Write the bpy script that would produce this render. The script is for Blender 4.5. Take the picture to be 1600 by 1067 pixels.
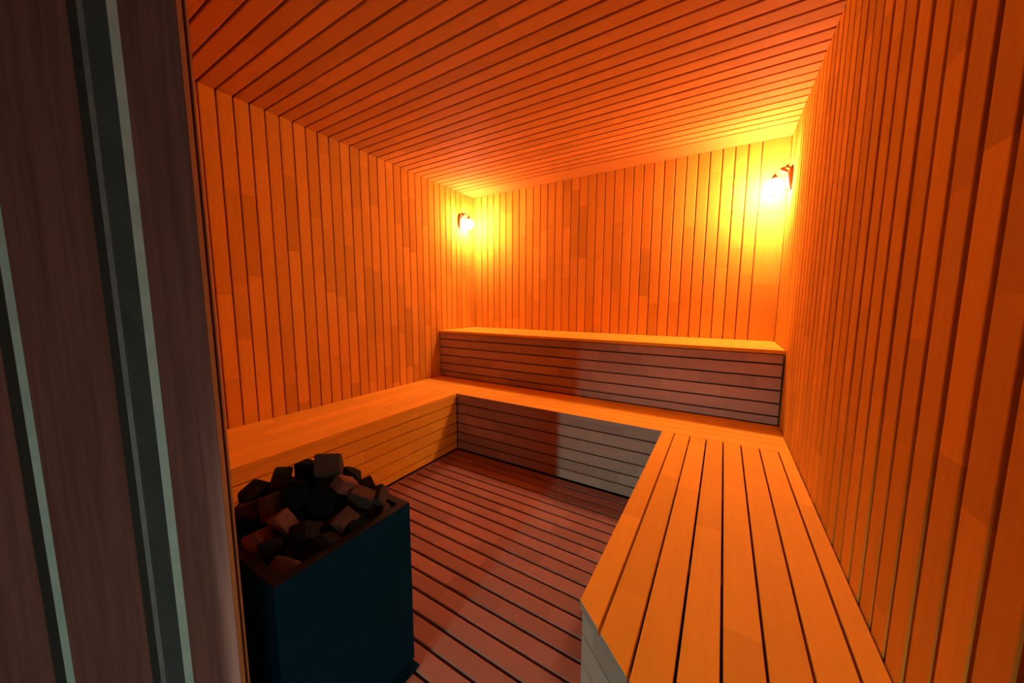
import bpy, bmesh, math, random
from mathutils import Vector, Matrix, noise

S = bpy.context.scene
COL = S.collection
for o in list(bpy.data.objects):
    bpy.data.objects.remove(o)
RND = random.Random(7)

# ------------------------------------------------------------------ camera
F_PX = 536.3043
yaw, pitch, roll = 0.550606, -0.111753, 0.002800
fwd = Vector((-math.sin(yaw)*math.cos(pitch), math.cos(yaw)*math.cos(pitch), math.sin(pitch)))
rgt = Vector((math.cos(yaw), math.sin(yaw), 0))
upv = rgt.cross(fwd)
r2 = math.cos(roll)*rgt + math.sin(roll)*upv
u2 = -math.sin(roll)*rgt + math.cos(roll)*upv
cam = bpy.data.cameras.new('camera')
cam.sensor_width = 36.0
cam.lens = F_PX*36.0/1600.0
cam.clip_start = 0.005
cam_o = bpy.data.objects.new('camera', cam)
COL.objects.link(cam_o)
cam_o.matrix_world = Matrix((
    (r2.x, u2.x, -fwd.x, 0.0), (r2.y, u2.y, -fwd.y, 0.0), (r2.z, u2.z, -fwd.z, 1.18), (0, 0, 0, 1)))
S.camera = cam_o

# ------------------------------------------------------------------ world, lights, exposure
S.view_settings.view_transform = 'Standard'
S.view_settings.look = 'None'
S.view_settings.gamma = 1.0
S.view_settings.use_curve_mapping = False
S.view_settings.exposure = 0.0

w = bpy.data.worlds.new('world'); S.world = w; w.use_nodes = True
bg = w.node_tree.nodes['Background']
bg.inputs[0].default_value = (0.45, 0.75, 0.8, 1); bg.inputs[1].default_value = 0.012

LAMP_COLOR = (1.0, 0.475, 0.31)
LAMP_POWER = 770.0        # emission strength of the glass globes

def aim(o, tgt):
    d = Vector(tgt) - o.location
    o.rotation_euler = d.to_track_quat('-Z', 'Y').to_euler()

# cool light of the outer room that falls in through the doorway
sp = bpy.data.lights.new('outer_room_spot', 'SPOT')
sp.energy = 260; sp.color = (0.62, 1.0, 0.93); sp.spot_size = math.radians(34); sp.spot_blend = 1.0
sp.shadow_soft_size = 0.05
so = bpy.data.objects.new('outer_room_spot', sp); COL.objects.link(so)
so.location = (-0.45, -3.2, 1.15); aim(so, (-0.30, 1.1, -0.1))

al = bpy.data.lights.new('frame_fill_light', 'AREA')  # fill light added to brighten the door frame, no actual lamp
al.energy = 4.5; al.color = (0.6, 1.0, 0.92); al.shape = 'RECTANGLE'; al.size = 0.5; al.size_y = 0.4
ao = bpy.data.objects.new('frame_fill_light', al); COL.objects.link(ao)
ao.location = (0.75, -0.70, 0.25); aim(ao, (-0.9, 0.15, 0.5))

# ------------------------------------------------------------------ materials
def new_mat(name):
    m = bpy.data.materials.new(name); m.use_nodes = True
    nt = m.node_tree; b = nt.nodes['Principled BSDF']
    return m, nt, b

def wood(name, base, dark, rough=0.5, cell=2.0, tone=(0.72, 1.12), grain=0.25, spec=0.3):
    """Finger-jointed sauna board: blocks of differing tone along local X, fine grain along X."""
    m, nt, b = new_mat(name)
    N = nt.nodes.new; L = nt.links.new
    tc = N('ShaderNodeTexCoord'); oi = N('ShaderNodeObjectInfo')
    sx = N('ShaderNodeSeparateXYZ'); L(tc.outputs['Object'], sx.inputs[0])
    off = N('ShaderNodeMath'); off.operation = 'MULTIPLY'; off.inputs[1].default_value = 93.7
    L(oi.outputs['Random'], off.inputs[0])
    wv = N('ShaderNodeMath'); wv.operation = 'MULTIPLY_ADD'; wv.inputs[1].default_value = cell
    L(sx.outputs['X'], wv.inputs[0]); L(off.outputs[0], wv.inputs[2])
    vo = N('ShaderNodeTexVoronoi'); vo.voronoi_dimensions = '1D'; vo.inputs['Scale'].default_value = 1.0
    L(wv.outputs[0], vo.inputs['W'])
    sc = N('ShaderNodeSeparateColor'); L(vo.outputs['Color'], sc.inputs[0])
    mr = N('ShaderNodeMapRange'); mr.inputs['To Min'].default_value = tone[0]; mr.inputs['To Max'].default_value = tone[1]
    L(sc.outputs['Red'], mr.inputs['Value'])
    # grain
    mp = N('ShaderNodeMapping'); mp.inputs['Scale'].default_value = (3.0, 60.0, 60.0)
    L(tc.outputs['Object'], mp.inputs['Vector'])
    cx = N('ShaderNodeCombineXYZ'); L(off.outputs[0], cx.inputs['Y']); L(sc.outputs['Green'], cx.inputs['X'])
    va = N('ShaderNodeVectorMath'); va.operation = 'ADD'
    L(mp.outputs[0], va.inputs[0]); L(cx.outputs[0], va.inputs[1])
    no = N('ShaderNodeTexNoise'); no.inputs['Scale'].default_value = 1.0; no.inputs['Detail'].default_value = 4.0
    no.inputs['Distortion'].default_value = 0.6
    L(va.outputs[0], no.inputs['Vector'])
    cr = N('ShaderNodeMapRange'); cr.inputs['From Min'].default_value = 0.38; cr.inputs['From Max'].default_value = 0.72
    cr.inputs['To Min'].default_value = 0.0; cr.inputs['To Max'].default_value = grain
    L(no.outputs['Fac'], cr.inputs['Value'])
    mx = N('ShaderNodeMix'); mx.data_type = 'RGBA'
    mx.inputs['A'].default_value = (*base, 1); mx.inputs['B'].default_value = (*dark, 1)
    L(cr.outputs[0], mx.inputs['Factor'])
    mul = N('ShaderNodeVectorMath'); mul.operation = 'SCALE'
    L(mx.outputs['Result'], mul.inputs[0]); L(mr.outputs[0], mul.inputs['Scale'])
    L(mul.outputs[0], b.inputs['Base Color'])
    b.inputs['Roughness'].default_value = rough
    b.inputs['Specular IOR Level'].default_value = spec
    bp = N('ShaderNodeBump'); bp.inputs['Strength'].default_value = 0.12; bp.inputs['Distance'].default_value = 0.002
    L(no.outputs['Fac'], bp.inputs['Height']); L(bp.outputs[0], b.inputs['Normal'])
    return m

def plain(name, col, rough=0.6, metal=0.0, spec=0.4, nscale=0, namt=0.0, bump=0.0):
    m, nt, b = new_mat(name)
    b.inputs['Base Color'].default_value = (*col, 1)
    b.inputs['Roughness'].default_value = rough
    b.inputs['Metallic'].default_value = metal
    b.inputs['Specular IOR Level'].default_value = spec
    if nscale:
        N = nt.nodes.new; L = nt.links.new
        tc = N('ShaderNodeTexCoord'); no = N('ShaderNodeTexNoise')
        no.inputs['Scale'].default_value = nscale; no.inputs['Detail'].default_value = 5
        L(tc.outputs['Object'], no.inputs['Vector'])
        mr = N('ShaderNodeMapRange'); mr.inputs['To Min'].default_value = 1-namt; mr.inputs['To Max'].default_value = 1+namt
        L(no.outputs['Fac'], mr.inputs['Value'])
        vm = N('ShaderNodeVectorMath'); vm.operation = 'SCALE'; vm.inputs[0].default_value = col
        L(mr.outputs[0], vm.inputs['Scale']); L(vm.outputs[0], b.inputs['Base Color'])
        if bump:
            bp = N('ShaderNodeBump'); bp.inputs['Strength'].default_value = bump; bp.inputs['Distance'].default_value = 0.004
            L(no.outputs['Fac'], bp.inputs['Height']); L(bp.outputs[0], b.inputs['Normal'])
    return m

WALL = wood('alder_wall_wood', (0.76, 0.385, 0.045), (0.57, 0.25, 0.03), cell=1.9, tone=(0.80, 1.08), spec=0.0, rough=0.8)
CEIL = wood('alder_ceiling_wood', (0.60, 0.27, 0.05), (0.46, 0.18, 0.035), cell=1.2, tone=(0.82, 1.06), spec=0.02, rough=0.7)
BENCH = wood('bench_wood', (0.93, 0.50, 0.045), (0.78, 0.38, 0.03), cell=1.6, tone=(0.88, 1.04), rough=0.6, spec=0.04)
FLOORW = wood('floor_slat_wood', (0.31, 0.17, 0.125), (0.22, 0.105, 0.075), cell=3.2, tone=(0.80, 1.12), rough=0.6, spec=0.08)
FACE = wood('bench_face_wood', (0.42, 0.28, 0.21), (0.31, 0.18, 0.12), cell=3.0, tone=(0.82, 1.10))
BACKING = plain('backing_wood', (0.42, 0.17, 0.05), 0.8)
BACKING_DARK = plain('dark_backing_wood', (0.17, 0.07, 0.025), 0.8)
DARKWOOD = plain('dark_underframe_wood', (0.10, 0.055, 0.03), 0.8)
FRAME = wood('door_frame_wood', (0.60, 0.20, 0.155), (0.34, 0.11, 0.08), cell=0.4, tone=(0.85, 1.1), grain=0.7, rough=0.8, spec=0.1)
FRAME_EDGE = wood('door_frame_edge_wood', (0.50, 0.20, 0.06), (0.38, 0.14, 0.04), cell=0.4, tone=(0.9, 1.1))
STRIP = plain('pale_lit_strip', (0.82, 0.86, 0.72), 0.5, nscale=25, namt=0.25, bump=0.3)  # pale tone stands in for cool light catching the frame's steps
STRIP2 = plain('dull_lit_strip', (0.40, 0.29, 0.27), 0.5, nscale=25, namt=0.3, bump=0.3)  # duller copy, for the step that catches less light
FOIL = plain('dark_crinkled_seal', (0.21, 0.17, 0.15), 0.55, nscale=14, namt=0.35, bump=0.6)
SHADE_BAND = plain('frame_shade_band', (0.11, 0.075, 0.06), 0.7)  # dark colour stands in for shade beside the lit steps
MATTE_BLACK = plain('matte_black', (0.012, 0.014, 0.012), 0.7)
STEEL = plain('blue_black_painted_steel', (0.0015, 0.028, 0.055), 0.7, spec=0.03, nscale=4, namt=0.3)
RIMM = plain('dark_heater_rim_steel', (0.007, 0.012, 0.014), 0.65, spec=0.15, nscale=12, namt=0.3)
STONE = [plain('dark_sauna_stone', (0.012, 0.015, 0.017), 0.9, spec=0.08, nscale=18, namt=0.5, bump=0.4),
         plain('brown_sauna_stone', (0.060, 0.045, 0.036), 0.9, spec=0.08, nscale=18, namt=0.4, bump=0.4),
         plain('black_sauna_stone', (0.003, 0.009, 0.014), 0.9, spec=0.05, nscale=18, namt=0.5, bump=0.4),
         plain('pale_sauna_stone', (0.13, 0.07, 0.05), 0.9, spec=0.08, nscale=18, namt=0.3, bump=0.4)]
BRONZE = plain('bronze_lamp_metal', (0.12, 0.042, 0.014), 0.6, metal=0.0, spec=0.2, nscale=30, namt=0.2)
CONCRETE = plain('dark_concrete', (0.05, 0.04, 0.035), 0.85, nscale=8, namt=0.3)
BLOCKER_GREY = plain('light_blocker_grey', (0.25, 0.24, 0.22), 0.9, nscale=3, namt=0.1)

def emis(name, col, st):
    m, nt, b = new_mat(name)
    b.inputs['Base Color'].default_value = (0.9, 0.8, 0.6, 1)
    b.inputs['Emission Color'].default_value = (*col, 1)
    b.inputs['Emission Strength'].default_value = st
    return m
GLOW = emis('glowing_lamp_glass', LAMP_COLOR, LAMP_POWER)

# ------------------------------------------------------------------ helpers
def link(name, me, mat, parent=None, mtx=None):
    o = bpy.data.objects.new(name, me); COL.objects.link(o)
    if mat is not None and not me.materials:
        me.materials.append(mat)
    if mtx is not None: o.matrix_world = mtx
    if parent is not None:
        o.parent = parent
        o.matrix_parent_inverse = Matrix.Identity(4)
    return o

def tag(o, label=None, cat=None, group=None, kind=None):
    if label: o['label'] = label
    if cat: o['category'] = cat
    if group: o['group'] = group
    if kind: o['kind'] = kind
    return o

def mesh_pd(name, vs, fs, smooth=False):
    me = bpy.data.meshes.new(name); me.from_pydata([tuple(v) for v in vs], [], fs); me.update()
    bm = bmesh.new(); bm.from_mesh(me); bmesh.ops.recalc_face_normals(bm, faces=bm.faces)
    bm.to_mesh(me); bm.free()
    if smooth:
        for p in me.polygons: p.use_smooth = True
    return me

def prism_mesh(name, poly, z0, z1):
    n = len(poly)
    vs = [(x, y, z0) for x, y in poly] + [(x, y, z1) for x, y in poly]
    fs = [tuple(range(n)), tuple(range(n, 2*n))] + [(i, (i+1) % n, n+(i+1) % n, n+i) for i in range(n)]
    return mesh_pd(name, vs, fs)

def box_mesh(name, a, b, bev=0.0):
    me = prism_mesh(name, [(a[0], a[1]), (b[0], a[1]), (b[0], b[1]), (a[0], b[1])], a[2], b[2])
    if bev:
        bm = bmesh.new(); bm.from_mesh(me)
        bmesh.ops.bevel(bm, geom=bm.edges[:], offset=bev, segments=1, affect='EDGES')
        bm.to_mesh(me); bm.free()
    return me

_pc = {}
def plank_mesh(L, wd, t, b, mat):
    """board along local X [0,L], width on Y (centred), front at z=0, back at z=-t; long front edges bevelled"""
    k = (round(L, 4), round(wd, 4), t, b, mat.name)
    if k in _pc: return _pc[k]
    h = wd/2
    prof = [(-h, -t), (h, -t), (h, -b), (h-b*0.3, -b*0.3), (h-b, 0), (-h+b, 0), (-h+b*0.3, -b*0.3), (-h, -b)]
    n = len(prof)
    vs = [(0, y, z) for y, z in prof] + [(L, y, z) for y, z in prof]
    fs = [tuple(range(n)), tuple(range(n, 2*n))] + [(i, (i+1) % n, n+(i+1) % n, n+i) for i in range(n)]
    me = mesh_pd('plank', vs, fs)
    me.materials.append(mat)
    _pc[k] = me
    return me

def frame_mtx(orig, dx, nz):
    dx = Vector(dx).normalized(); nz = Vector(nz).normalized(); dy = nz.cross(dx)
    m = Matrix.Identity(4)
    for i in range(3):
        m[i][0], m[i][1], m[i][2], m[i][3] = dx[i], dy[i], nz[i], orig[i]
    return m

def plank(name, parent, start, dx, nz, L, wd, t, b, mat, tilt=0.0):
    m = frame_mtx(start, dx, nz)
    if tilt: m = m @ Matrix.Rotation(tilt, 4, 'X')
    return link(name, plank_mesh(L, wd, t, b, mat), None, parent, m)

def thing(name, loc=(0, 0, 0)):
    o = bpy.data.objects.new(name, None); COL.objects.link(o); o.location = loc
    o.empty_display_size = 0.1
    return o

def reparent(root):
    """children were built in world space: keep them there under an Empty standing at its base"""
    bpy.context.view_layer.update()
    inv = Matrix.Translation(root.location).inverted()
    for c in root.children:
        if c.matrix_parent_inverse == Matrix.Identity(4):
            c.matrix_basis = inv @ c.matrix_basis

# ------------------------------------------------------------------ room dimensions
XL, XR, YB, ZC = -2.368, 0.322, 3.06, 2.300
YF = 0.262
YU, ZU = 2.490, 0.912
YL, ZL = 2.052, 0.460
XLB, XRB = -1.779, -0.256
PT = 0.012            # plank thickness proud of backing
GAP = 0.0075

def setting(name, me, mat):
    return tag(link(name, me, mat), kind='structure')

# walls: backing boards (planks' faces lie on the measured planes)
wl = setting('wall_left', box_mesh('wall_left', (XL-0.06, 0.236, 0), (XL-PT, YB+0.06, ZC+0.06)), BACKING)
wr = setting('wall_right', box_mesh('wall_right', (XR+PT, 0.0, 0), (XR+0.06, YB+0.06, ZC+0.06)), BACKING_DARK)
wb = setting('wall_back', box_mesh('wall_back', (XL-PT, YB+PT, 0), (XR+PT, YB+0.06, ZC+0.06)), BACKING)
ce = setting('ceiling', box_mesh('ceiling', (XL-PT, 0.236, ZC+PT), (XR+PT, YB+PT, ZC+0.06)), BACKING_DARK)
fl = setting('floor', box_mesh('floor', (-3.2, -4.0, -0.12), (1.6, YB+0.06, -0.03)), CONCRETE)

def wall_planks(wall, coord0, pitch, lo, hi, mk):
    k = math.floor((lo - coord0)/pitch)
    while True:
        a = coord0 + k*pitch; b = a + pitch; k += 1
        if a >= hi - 0.012: break
        a2, b2 = max(a, lo-GAP/2), min(b, hi+GAP/2)
        wd = (b2 - a2) - GAP
        if wd < 0.012: continue
        mk((a2+b2)/2, wd)

J = lambda s=0.0006: RND.uniform(-s, s)
wall_planks(wl, 0.842, 0.0768, 0.262, YB, lambda c, wd:
            plank('plank', wl, (XL+J(), c, 0), (0, 0, 1), (1, 0, 0), ZC, wd, PT+0.001, 0.0028, WALL, J(0.006)))
wall_planks(wr, 0.854, 0.0785, 0.10, YB, lambda c, wd:
            plank('plank', wr, (XR+J(), c, 0), (0, 0, 1), (-1, 0, 0), ZC, wd-0.006, PT+0.001, 0.0028, WALL, J(0.006)))
wall_planks(wb, -2.110, 0.0783, XL, 0.1607, lambda c, wd:
            plank('plank', wb, (c, YB+J(), 0), (0, 0, 1), (0, -1, 0), ZC, wd, PT+0.001, 0.0028, WALL, J(0.006)))
wall_planks(ce, 0.842, 0.0768, 0.262, 2.839, lambda c, wd:
            plank('plank', ce, (XL, c, ZC+J()), (1, 0, 0), (0, 0, -1), XR-XL, wd-0.0025, PT+0.001, 0.0028, CEIL, J(0.006)))

# wider closing boards: last one of the back wall at the right corner, last one of the ceiling at the back wall
plank('plank', wb, ((0.1607+XR)/2+0.002, YB, 0), (0, 0, 1), (0, -1, 0), ZC, XR-0.1607-0.004, PT+0.001, 0.0028, WALL)
plank('plank', ce, (XL, (2.839+YB)/2+0.002, ZC), (1, 0, 0), (0, 0, -1), XR-XL, YB-2.839-0.004, PT+0.001, 0.0028, CEIL)

# front wall around the doorway (behind the door frame)
wf = setting('wall_front', box_mesh('wall_front', (XL-0.06, 0.236, 0), (-0.83, 0.262, ZC+0.06)), BACKING)
link('door_head_panel', box_mesh('door_head_panel', (-0.83, 0.20, 2.08), (XR+PT, 0.262, ZC+0.06)), BACKING, wf)
link('door_side_panel', box_mesh('door_side_panel', (0.262, 0.06, 0), (XR+PT, 0.262, 2.08)), FRAME, wf)
setting('light_blocker', box_mesh('light_blocker', (-3.2, -0.92, -0.03), (-0.665, -0.80, 2.4)), BLOCKER_GREY)  # unseen slab added to keep the cool spot off the door frame

# ------------------------------------------------------------------ door frame (splayed, layered)
dr = thing('door_1', (-0.85, 0.15, 0)); tag(dr, kind='structure')
d = Vector((-0.866, -0.5)); n_in = Vector((-0.5, 0.866))
P = [(-0.740, 0.2226), (-0.820, 0.1765), (-0.824, 0.1660), (-0.879, 0.1513), (-0.8812, 0.1452),
     (-0.8955, 0.1370), (-1.031, 0.0588), (-1.0342, 0.0499), (-1.054, 0.0385), (-1.16, -0.022)]
mats = [('frame_board', FRAME), ('lit_strip', STRIP), ('crinkled_seal', FOIL), ('lit_strip', STRIP2), ('shade_band', SHADE_BAND),
        ('frame_board', FRAME), ('lit_strip', STRIP), ('shade_band', SHADE_BAND), ('frame_board', FRAME)]
def fr_piece(name, poly, mat, z1=2.08):
    # board runs along local X: build standing in a rotated frame so that the grain follows it
    me = prism_mesh(name, poly, 0, z1)
    m = Matrix.Rotation(-math.pi/2, 4, 'Y')      # local X -> world Z
    me.transform(m.inverted())
    return link(name, me, mat, dr, m)
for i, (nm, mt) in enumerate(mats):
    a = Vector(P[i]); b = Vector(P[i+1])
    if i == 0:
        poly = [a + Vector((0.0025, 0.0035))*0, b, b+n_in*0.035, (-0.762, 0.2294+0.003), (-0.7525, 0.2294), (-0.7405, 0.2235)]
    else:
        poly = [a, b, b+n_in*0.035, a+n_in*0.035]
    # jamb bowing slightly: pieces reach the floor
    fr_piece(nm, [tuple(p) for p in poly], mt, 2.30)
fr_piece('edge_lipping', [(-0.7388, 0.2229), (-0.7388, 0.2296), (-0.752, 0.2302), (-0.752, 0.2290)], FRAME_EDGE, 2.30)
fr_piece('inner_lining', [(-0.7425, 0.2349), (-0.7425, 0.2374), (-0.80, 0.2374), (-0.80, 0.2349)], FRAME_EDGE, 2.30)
fr_piece('shade_band', [(-0.768, 0.2305), (-0.768, 0.2349), (-0.80, 0.2349), (-0.80, 0.2305)], MATTE_BLACK, 2.30)  # black piece stands in for the shade deep in the gap
reparent(dr)

# ------------------------------------------------------------------ floor slats
y = 0.749 - 0.0765*6
while y < YL - 0.01:
    wd = min(0.0765, YL + 0.004 - y) - 0.0098
    plank('slat', fl, (-1.757, y+0.0765/2 if wd > 0.06 else y+0.004+wd/2, 0.0+J(0.0008)), (1, 0, 0), (0, 0, 1), 1.757-0.24, wd, 0.022, 0.004, FLOORW, J(0.008))
    y += 0.0765
for xx in (-1.745, -1.25, -0.75, -0.3):
    link('joist', box_mesh('joist', (xx-0.018, 0.27, -0.03), (xx+0.018, 2.04, -0.0225)), DARKWOOD, fl)
plank('edge_slat', fl, (-1.769, 0.27, -0.002), (0, 1, 0), (0, 0, 1), 1.78, 0.018, 0.022, 0.002, FLOORW)

# ------------------------------------------------------------------ benches
def face_slats(root, start, dx, nz, L, zs, mat=FACE, name='face_slat', gap=0.006, t=0.02):
    for z0, z1 in zip(zs[1:], zs[:-1]):
        wd = z1 - z0 - gap
        s = Vector(start); s.z = (z0+z1)/2
        plank(name, root, s, dx, nz, L, wd, t, 0.0015, mat, J(0.004))

# lower bench along the back wall
bb = thing('sauna_bench', (-1.02, 2.27, 0))
tag(bb, 'low slatted wooden bench running along the back wall below the high tier', 'bench')
g = [YL, 2.142, 2.230, 2.318, 2.404, YU+0.004]
for a, b in zip(g[:-1], g[1:]):
    plank('seat_slat', bb, (XL+0.002, (a+b)/2, ZL+J(0.0004)), (1, 0, 0), (0, 0, 1), XR-XL-0.006, (b-a)-0.0030, 0.022, 0.0015, BENCH, J(0.003))
zsL = [ZL-0.0225, 0.378, 0.299, 0.219, 0.142, 0.071, 0.002]
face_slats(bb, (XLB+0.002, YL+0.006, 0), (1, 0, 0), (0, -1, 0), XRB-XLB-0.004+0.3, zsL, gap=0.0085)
plank('nosing', bb, (XLB+0.001, YL-0.0005, ZL-0.0158), (1, 0, 0), (0, -1, 0), XRB-XLB-0.002, 0.029, 0.02, 0.0015, FACE)
link('frame_panel', box_mesh('frame_panel', (XLB, YL+0.028, 0), (XR-0.02, YL+0.04, ZL-0.024)), DARKWOOD, bb)
for xx in (-2.2, -1.5, -0.9, -0.3, 0.25):
    link('rail', box_mesh('rail', (xx-0.02, YL+0.045, ZL-0.08), (xx+0.02, YU-0.01, ZL-0.0225)), DARKWOOD, bb)
reparent(bb)

# high bench tier
ub = thing('sauna_bench', (-1.02, 2.77, 0))
tag(ub, 'high wooden bench tier with slatted front against the back wall', 'bench')
g = [YU-0.004, 2.585, 2.680, 2.775, 2.870, 2.965, YB-0.001]
for i, (a, b) in enumerate(zip(g[:-1], g[1:])):
    plank('seat_slat', ub, (XL+0.002, (a+b)/2, ZU+J(0.0004)), (1, 0, 0), (0, 0, 1), XR-XL-0.006, (b-a)-0.0025, 0.022, 0.0015, BENCH, J(0.003))
zsU = [ZU-0.0225, 0.829, 0.751, 0.673, 0.595, 0.517, ZL+0.003]
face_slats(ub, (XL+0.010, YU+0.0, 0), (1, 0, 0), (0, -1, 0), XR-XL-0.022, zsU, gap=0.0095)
link('frame_panel', box_mesh('frame_panel', (XL+0.005, YU+0.022, ZL), (XR-0.01, YU+0.034, ZU-0.024)), DARKWOOD, ub)
for xx in (-2.2, -1.5, -0.9, -0.3, 0.25):
    link('rail', box_mesh('rail', (xx-0.02, YU+0.04, ZU-0.08), (xx+0.02, YB-0.01, ZU-0.0225)), DARKWOOD, ub)
    link('post', box_mesh('post', (xx-0.02, YU+0.04, 0), (xx+0.02, YU+0.08, ZU-0.08)), DARKWOOD, ub)
reparent(ub)

# left bench
lb = thing('sauna_bench', (-2.07, 1.16, 0))
tag(lb, 'low wooden bench along the left wall behind the stone heater', 'bench')
nsl = 6; pw = (XLB-XL)/nsl
for i in range(nsl):
    plank('seat_slat', lb, (XL+pw*(i+0.5), 0.27, ZL+J(0.0003)), (0, 1, 0), (0, 0, 1), YL-0.27-0.002, pw-0.0018, 0.022, 0.0012, BENCH, J(0.002))
face_slats(lb, (XLB-0.006, 0.27, 0), (0, 1, 0), (1, 0, 0), YL-0.27+0.004, [ZL-0.0225, 0.373, 0.296, 0.219, 0.137, 0.055, 0.002], gap=0.0075, mat=BENCH)
plank('nosing', lb, (XLB-0.0035, 0.27, ZL-0.0155), (0, 1, 0), (1, 0, 0), YL-0.27, 0.029, 0.02, 0.0015, BENCH)
link('frame_panel', box_mesh('frame_panel', (XLB-0.04, 0.27, 0), (XLB-0.028, YL, ZL-0.024)), DARKWOOD, lb)
for yy in (0.4, 1.0, 1.6):
    link('rail', box_mesh('rail', (XL+0.01, yy-0.02, ZL-0.08), (XLB-0.045, yy+0.02, ZL-0.0225)), DARKWOOD, lb)
reparent(lb)

# right bench with its end cut on the diagonal
rb = thing('sauna_bench', (0.03, 1.3, 0))
tag(rb, 'low wooden bench of eight long gapped slats along the right wall with diagonally cut end', 'bench')
CH0 = Vector((-0.256, 0.738)); CHD = Vector((0.759, -0.651)).normalized()
def ch_y(x): return CH0.y + (x-CH0.x)*CHD.y/CHD.x
edges = [-0.256, -0.1915, -0.1145, -0.037, 0.0395, 0.1165, 0.1935, 0.270, 0.3215]
for i, (a, b) in enumerate(zip(edges[:-1], edges[1:])):
    ga = 0.0 if i == 0 else 0.003
    x0, x1 = a+ga, b-0.003
    y0, y1 = max(0.27, ch_y(x0)), max(0.27, ch_y(x1))
    z = ZL + J(0.0006); bv = 0.0018
    def ring(x0, x1, dz, ins):
        return [(x0+ins, y0+ins*0.5, z-dz), (x1-ins, y1+ins*1.2, z-dz), (x1-ins, YL-0.0035, z-dz), (x0+ins, YL-0.0035, z-dz)]
    rings = [ring(x0, x1, 0.022, 0), ring(x0, x1, bv, 0), ring(x0, x1, bv*0.3, bv*0.3), ring(x0, x1, 0, bv)]
    vs = [v for r in rings for v in r]
    fs = [(0, 1, 2, 3), (12, 13, 14, 15)]
    for k in range(3):
        for j in range(4): fs.append((k*4+j, k*4+(j+1) % 4, k*4+4+(j+1) % 4, k*4+4+j))
    me = mesh_pd('seat_slat', vs, fs)
    m = Matrix.Translation((x0, 0, 0)) @ Matrix.Rotation(math.pi/2, 4, 'Z')
    me.transform(m.inverted())
    me.materials.append(BENCH); me.materials.append(FACE)
    lim = m.inverted().to_3x3() @ Vector((-0.651, -0.759, 0))
    for p in me.polygons:
        if p.normal.dot(lim) > 0.75: p.material_index = 1
    link('seat_slat', me, None, rb, m)
nzc = Vector((-0.651, -0.759, 0)).normalized()
Lc = 0.62
zsR = [ZL-0.0225, 0.366, 0.288, 0.210, 0.132, 0.060, 0.002]
for z0, z1 in zip(zsR[1:], zsR[:-1]):
    st = Vector((CH0.x+0.002, CH0.y+0.004, (z0+z1)/2)) - nzc*0.004
    plank('face_slat', rb, st, (CHD.x, CHD.y, 0), tuple(nzc), Lc, z1-z0-0.0035, 0.018, 0.002, FACE, J(0.004))
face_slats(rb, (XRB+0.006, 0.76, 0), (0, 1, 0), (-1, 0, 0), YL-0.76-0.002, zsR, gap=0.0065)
q0 = CH0 + Vector((0.028, 0.02))
link('frame_panel', box_mesh('frame_panel', (XRB+0.03, 0.80, 0), (XRB+0.042, YL-0.005, ZL-0.024)), DARKWOOD, rb)
for yy in (1.02, 1.5, 1.95):
    link('rail', box_mesh('rail', (XRB+0.045, yy-0.02, ZL-0.075), (XR-0.012, yy+0.02, ZL-0.0225)), DARKWOOD, rb)
reparent(rb)

# ------------------------------------------------------------------ sauna heater
HX0, HX1, HY0, HY1, HZ = -1.205, -0.801, 0.312, 0.694, 0.560
he = thing('sauna_heater', ((HX0+HX1)/2, (HY0+HY1)/2, 0))
tag(he, 'blue-black steel box heater open at the top for stones beside the door frame', 'heater')
def hbox(name, a, b, mat, bev=0.0):
    return link(name, box_mesh(name, a, b, bev), mat, he)
hbox('side_panel', (HX1-0.006, HY0, 0.017), (HX1, HY1, HZ-0.004), STEEL)
hbox('side_panel', (HX0, HY0, 0.017), (HX0+0.006, HY1, HZ-0.004), STEEL)
hbox('front_panel', (HX0+0.0065, HY0, 0.017), (HX1-0.0065, HY0+0.006, HZ-0.004), STEEL)
hbox('back_panel', (HX0+0.0065, HY1-0.006, 0.017), (HX1-0.0065, HY1, HZ-0.004), STEEL)
RW = 0.026
hbox('rim', (HX0, HY0, HZ-0.004), (HX1, HY0+RW, HZ), RIMM, 0.001)
hbox('rim', (HX0, HY1-RW, HZ-0.004), (HX1, HY1, HZ), RIMM, 0.001)
hbox('rim', (HX1-RW, HY0+RW, HZ-0.004), (HX1, HY1-RW, HZ), RIMM, 0.001)
hbox('rim', (HX0, HY0+RW, HZ-0.004), (HX0+RW, HY1-RW, HZ), RIMM, 0.001)
hbox('stone_tray', (HX0+0.01, HY0+0.01, 0.496), (HX1-0.01, HY1-0.01, 0.506), MATTE_BLACK)
hbox('base_plate', (HX0-0.02, HY0-0.02, 0.0012), (HX1+0.024, HY1+0.0, 0.0045), STEEL)
for sx in (HX0+0.03, HX1-0.03):
    for sy in (HY0+0.03, HY1-0.03):
        bm = bmesh.new()
        bmesh.ops.create_cone(bm, cap_ends=True, segments=12, radius1=0.018, radius2=0.014, depth=0.012,
                              matrix=Matrix.Translation((sx, sy, 0.0105)))
        me = bpy.data.meshes.new('foot'); bm.to_mesh(me); bm.free()
        link('foot', me, MATTE_BLACK, he)
reparent(he)

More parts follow.
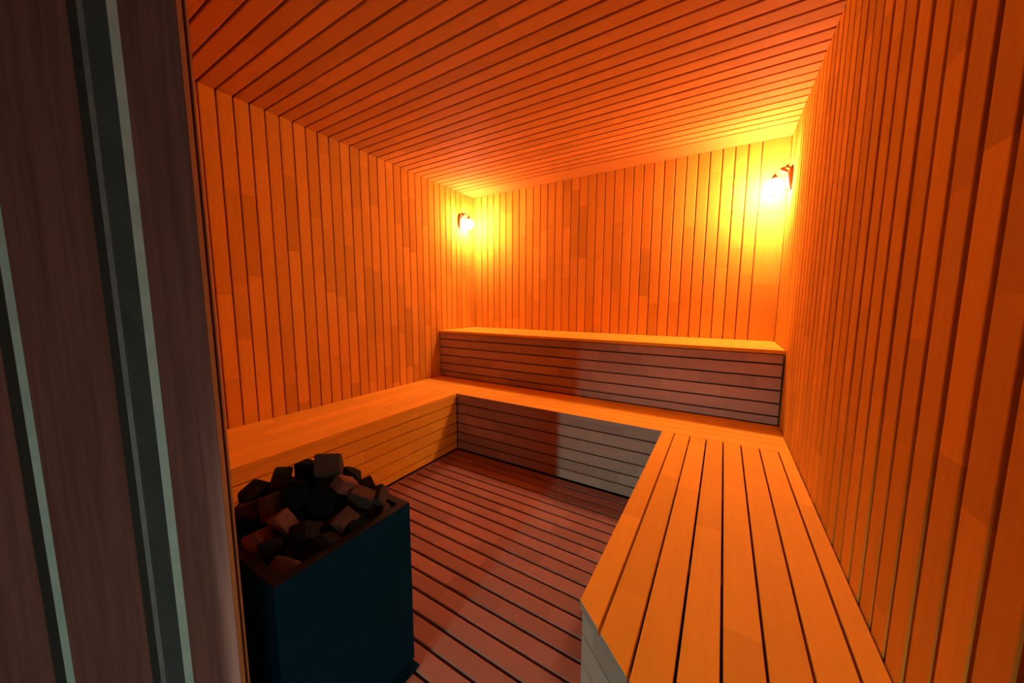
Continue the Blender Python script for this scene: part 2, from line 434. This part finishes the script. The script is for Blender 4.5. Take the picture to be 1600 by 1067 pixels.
# stones: every stone a thing, angular broken rock
def stone_mesh(seed, size):
    r = random.Random(seed)
    bm = bmesh.new()
    ax = (r.uniform(0.85, 1.15), r.uniform(0.7, 0.95), r.uniform(0.6, 0.85))
    for sx in (-1, 1):
        for sy in (-1, 1):
            for sz in (-1, 1):
                bm.verts.new((sx*ax[0]*r.uniform(0.55, 1.0), sy*ax[1]*r.uniform(0.55, 1.0), sz*ax[2]*r.uniform(0.6, 1.0)))
    for k in range(3):
        v = Vector((r.gauss(0, 1), r.gauss(0, 1), r.gauss(0, 1))).normalized()
        bm.verts.new((v.x*ax[0]*1.15, v.y*ax[1]*1.15, v.z*ax[2]*1.15))
    bmesh.ops.convex_hull(bm, input=bm.verts[:])
    for v in [v for v in bm.verts if not v.link_faces]: bm.verts.remove(v)
    bmesh.ops.scale(bm, vec=(size,)*3, verts=bm.verts[:])
    bmesh.ops.bevel(bm, geom=bm.edges[:], offset=size*0.06, segments=1, affect='EDGES', clamp_overlap=True)
    bmesh.ops.recalc_face_normals(bm, faces=bm.faces[:])
    me = bpy.data.meshes.new('sauna_stone'); bm.to_mesh(me); bm.free()
    return me
def stone(loc, size, rot, mi, seed, label, group='stones heaped in the heater'):
    me = stone_mesh(seed, size)
    m = Matrix.Translation(loc) @ Matrix.Rotation(rot[2], 4, 'Z') @ Matrix.Rotation(rot[1], 4, 'Y') @ Matrix.Rotation(rot[0], 4, 'X')
    o = link('sauna_stone', me, STONE[mi], None, m)
    return tag(o, label, 'stone', group)
rs = random.Random(21)
rot3 = lambda: (rs.uniform(-3, 3), rs.uniform(-3, 3), rs.uniform(-3, 3))
lx0, lx1, ly0, ly1 = HX0+0.045, HX1-0.05, HY0+0.045, HY1-0.05
def layer(nx, ny, z, inset, size, label, pal):
    for i in range(nx):
        for j in range(ny):
            x = lx0+inset + (lx1-lx0-2*inset)*(i/(nx-1)) + rs.uniform(-0.006, 0.006)
            yy = ly0+inset + (ly1-ly0-2*inset)*(j/(ny-1)) + rs.uniform(-0.006, 0.006)
            stone((x, yy, z+rs.uniform(-0.008, 0.008)), size*rs.uniform(0.88, 1.08), rot3(), rs.choice(pal), rs.randrange(10**6),
                  'dark stone at rim height, %s from the left in the %s row' % (('first', 'second', 'third', 'fourth', 'fifth')[i], ('nearest', 'second', 'third', 'rearmost')[j]))
layer(5, 4, 0.540, 0.006, 0.038, '', [0, 0, 2, 2, 1])
# upper stones placed one by one: x, y, z, size, material, label
ups = [
 (-0.975, 0.545, 0.706, 0.056, 1, 'brown angular stone on the very top of the heater heap'),
 (-0.925, 0.560, 0.650, 0.035, 3, 'reddish brown stone just right of the topmost stone'),
 (-1.060, 0.530, 0.668, 0.042, 2, 'black stone just left of the topmost stone'),
 (-1.115, 0.470, 0.640, 0.045, 0, 'dark grey pointed stone at the upper left of the heap'),
 (-1.170, 0.430, 0.605, 0.046, 0, 'dark stone at the far left of the heap beside the door frame'),
 (-0.885, 0.585, 0.612, 0.037, 1, 'brown stone halfway down the right slope of the heap'),
 (-0.870, 0.640, 0.595, 0.033, 1, 'small brown stone at the back right edge of the heap'),
 (-1.000, 0.470, 0.640, 0.048, 2, 'big black stone in front of the topmost stone'),
 (-0.940, 0.500, 0.615, 0.044, 2, 'black stone in the middle of the right slope'),
 (-1.045, 0.420, 0.618, 0.038, 1, 'brown chipped stone left of the middle of the heap'),
 (-0.960, 0.415, 0.600, 0.036, 3, 'brown stone with a pale edge near the middle front'),
 (-1.130, 0.390, 0.590, 0.036, 1, 'small brown stone low on the left of the heap'),
 (-0.985, 0.362, 0.572, 0.040, 3, 'stone with a bright orange-lit face low in front'),
 (-0.905, 0.440, 0.574, 0.038, 0, 'dark stone low on the right slope near the rim'),
 (-0.878, 0.520, 0.573, 0.034, 1, 'brown stone resting near the right rim'),
 (-0.930, 0.365, 0.560, 0.034, 0, 'dark stone at the front corner of the rim'),
 (-1.080, 0.355, 0.566, 0.038, 2, 'black stone at the front left of the rim'),
 (-0.868, 0.575, 0.560, 0.034, 2, 'black upright stone at the right end beside the rim'),
 (-0.990, 0.610, 0.625, 0.040, 0, 'dark stone behind the topmost stone'),
 (-1.110, 0.575, 0.620, 0.042, 0, 'dark stone at the back left of the heap'),
 (-0.925, 0.635, 0.600, 0.034, 0, 'dark stone at the back of the heap near the right end'),
 (-1.040, 0.640, 0.590, 0.038, 0, 'dark stone at the middle of the back rim'),
 (-1.170, 0.520, 0.590, 0.038, 0, 'dark stone at the left end behind the far left stone'),
]
for (x, yy, z, s, mi, lab) in ups:
    stone((x, yy, z-0.006), s, rot3(), mi, rs.randrange(10**6), lab)

# ------------------------------------------------------------------ wall lamps
def tube(name, pts, rads, mat, parent, seg=10):
    vs, fs = [], []
    n = len(pts)
    for i, p in enumerate(pts):
        p = Vector(p)
        t = (Vector(pts[min(i+1, n-1)]) - Vector(pts[max(i-1, 0)])).normalized()
        a = t.cross(Vector((0, 1, 0.01)))
        if a.length < 1e-3: a = t.cross(Vector((1, 0, 0)))
        a.normalize(); b = t.cross(a)
        for k in range(seg):
            th = 2*math.pi*k/seg
            vs.append(p + (a*math.cos(th) + b*math.sin(th))*rads[i])
    for i in range(n-1):
        for k in range(seg):
            fs.append((i*seg+k, i*seg+(k+1) % seg, (i+1)*seg+(k+1) % seg, (i+1)*seg+k))
    fs.append(tuple(range(seg))); fs.append(tuple(range((n-1)*seg, n*seg)))
    return link(name, mesh_pd(name, vs, fs, True), mat, parent)
def lathe(name, c, prof, mat, parent, seg=24):
    vs, fs = [], []
    for r, z in prof:
        for k in range(seg):
            th = 2*math.pi*k/seg
            vs.append((c[0]+r*math.cos(th), c[1]+r*math.sin(th), c[2]+z))
    for i in range(len(prof)-1):
        for k in range(seg):
            fs.append((i*seg+k, i*seg+(k+1) % seg, (i+1)*seg+(k+1) % seg, (i+1)*seg+k))
    fs.append(tuple(range(seg))); fs.append(tuple(range((len(prof)-1)*seg, len(prof)*seg)))
    return link(name, mesh_pd(name, vs, fs, True), mat, parent)

def wall_lamp(wx, sgn, gy, gz, label, glow=GLOW):
    """sgn = direction from the wall into the room along X"""
    root = thing('wall_lamp', (wx, gy, gz-0.08))
    tag(root, label, 'lamp')
    X = lambda v: wx + sgn*v
    # curved wall plate, a narrow shield bowed away from the wall
    pr = []
    vs, fs = [], []
    K = 12
    for i in range(K+1):
        f = i/K; z = gz - 0.050 + 0.155*f
        hw = 0.008 + 0.020*math.sin(math.pi*min(1, f*0.95+0.05))
        dpt = 0.005 + 0.027*math.sin(math.pi*f)**0.8
        for (yy, xx) in ((-hw, 0.0), (-hw, dpt*0.4), (-hw*0.5, dpt), (hw*0.5, dpt), (hw, dpt*0.4), (hw, 0.0)):
            vs.append((X(xx), gy-0.045+yy, z))
    for i in range(K):
        for k in range(6):
            fs.append((i*6+k, i*6+(k+1) % 6, (i+1)*6+(k+1) % 6, (i+1)*6+k))
    fs.append(tuple(range(6))); fs.append(tuple(range(K*6, K*6+6)))
    link('wall_plate', mesh_pd('wall_plate', vs, fs, True), BRONZE, root)
    # scrolled arm from the plate's head, over and down to the globe
    cx = 0.088
    pts, rd = [], []
    for i in range(15):
        f = i/14
        a = math.pi*(1-f)
        pts.append((X(0.015 + (cx-0.015)*(0.5+0.5*math.cos(a))), gy-0.045+0.045*f, gz+0.085+0.022*math.sin(a)-0.012*f)); rd.append(0.0055-0.0015*f)
    tube('arm', pts, rd, BRONZE, root)
    # lower hook
    pts, rd = [], []
    for i in range(12):
        f = i/11; a = -math.pi*0.5 - f*math.pi*1.2
        pts.append((X(0.028+0.014*math.cos(a)), gy-0.045, gz-0.060+0.014*math.sin(a))); rd.append(0.0035-0.0012*f)
    tube('hook', pts, rd, BRONZE, root)
    # cap over the globe, with a little finial
    lathe('globe_cap', (X(cx), gy, gz+0.038), [(0.024, 0.0), (0.026, 0.006), (0.018, 0.018), (0.010, 0.026), (0.007, 0.036), (0.001, 0.040)], BRONZE, root)
    lathe('globe', (X(cx), gy, gz), [(0.001, -0.052), (0.018, -0.050), (0.034, -0.041), (0.046, -0.026), (0.051, -0.006),
          (0.049, 0.012), (0.041, 0.027), (0.028, 0.038), (0.016, 0.040)], glow, root)
    lathe('finial', (X(cx), gy, gz-0.064), [(0.001, -0.008), (0.006, -0.003), (0.007, 0.003), (0.003, 0.009), (0.006, 0.012)], BRONZE, root, 12)
    # leaf ornament knob
    bm = bmesh.new()
    bmesh.ops.create_uvsphere(bm, u_segments=12, v_segments=8, radius=0.014,
        matrix=Matrix.Translation((X(0.044), gy-0.035, gz+0.078)) @ Matrix.Rotation(-0.6*sgn, 4, 'Y') @ Matrix.Scale(1.7, 4, (1, 0, 0)))
    bmesh.ops.create_uvsphere(bm, u_segments=10, v_segments=6, radius=0.009,
        matrix=Matrix.Translation((X(0.028), gy-0.035, gz+0.106)))
    me = bpy.data.meshes.new('knob'); bm.to_mesh(me); bm.free()
    for p in me.polygons: p.use_smooth = True
    link('knob', me, BRONZE, root)
    reparent(root)
    return root
wall_lamp(XR, -1, 2.93, 1.955, 'glowing round glass wall lamp on bronze bracket, mounted on the right wall')
wall_lamp(XL, 1, 2.86, 1.985, 'glowing round glass wall lamp in the far left corner above the bench', emis('glowing_lamp_glass_dimmer', LAMP_COLOR, LAMP_POWER*0.66))
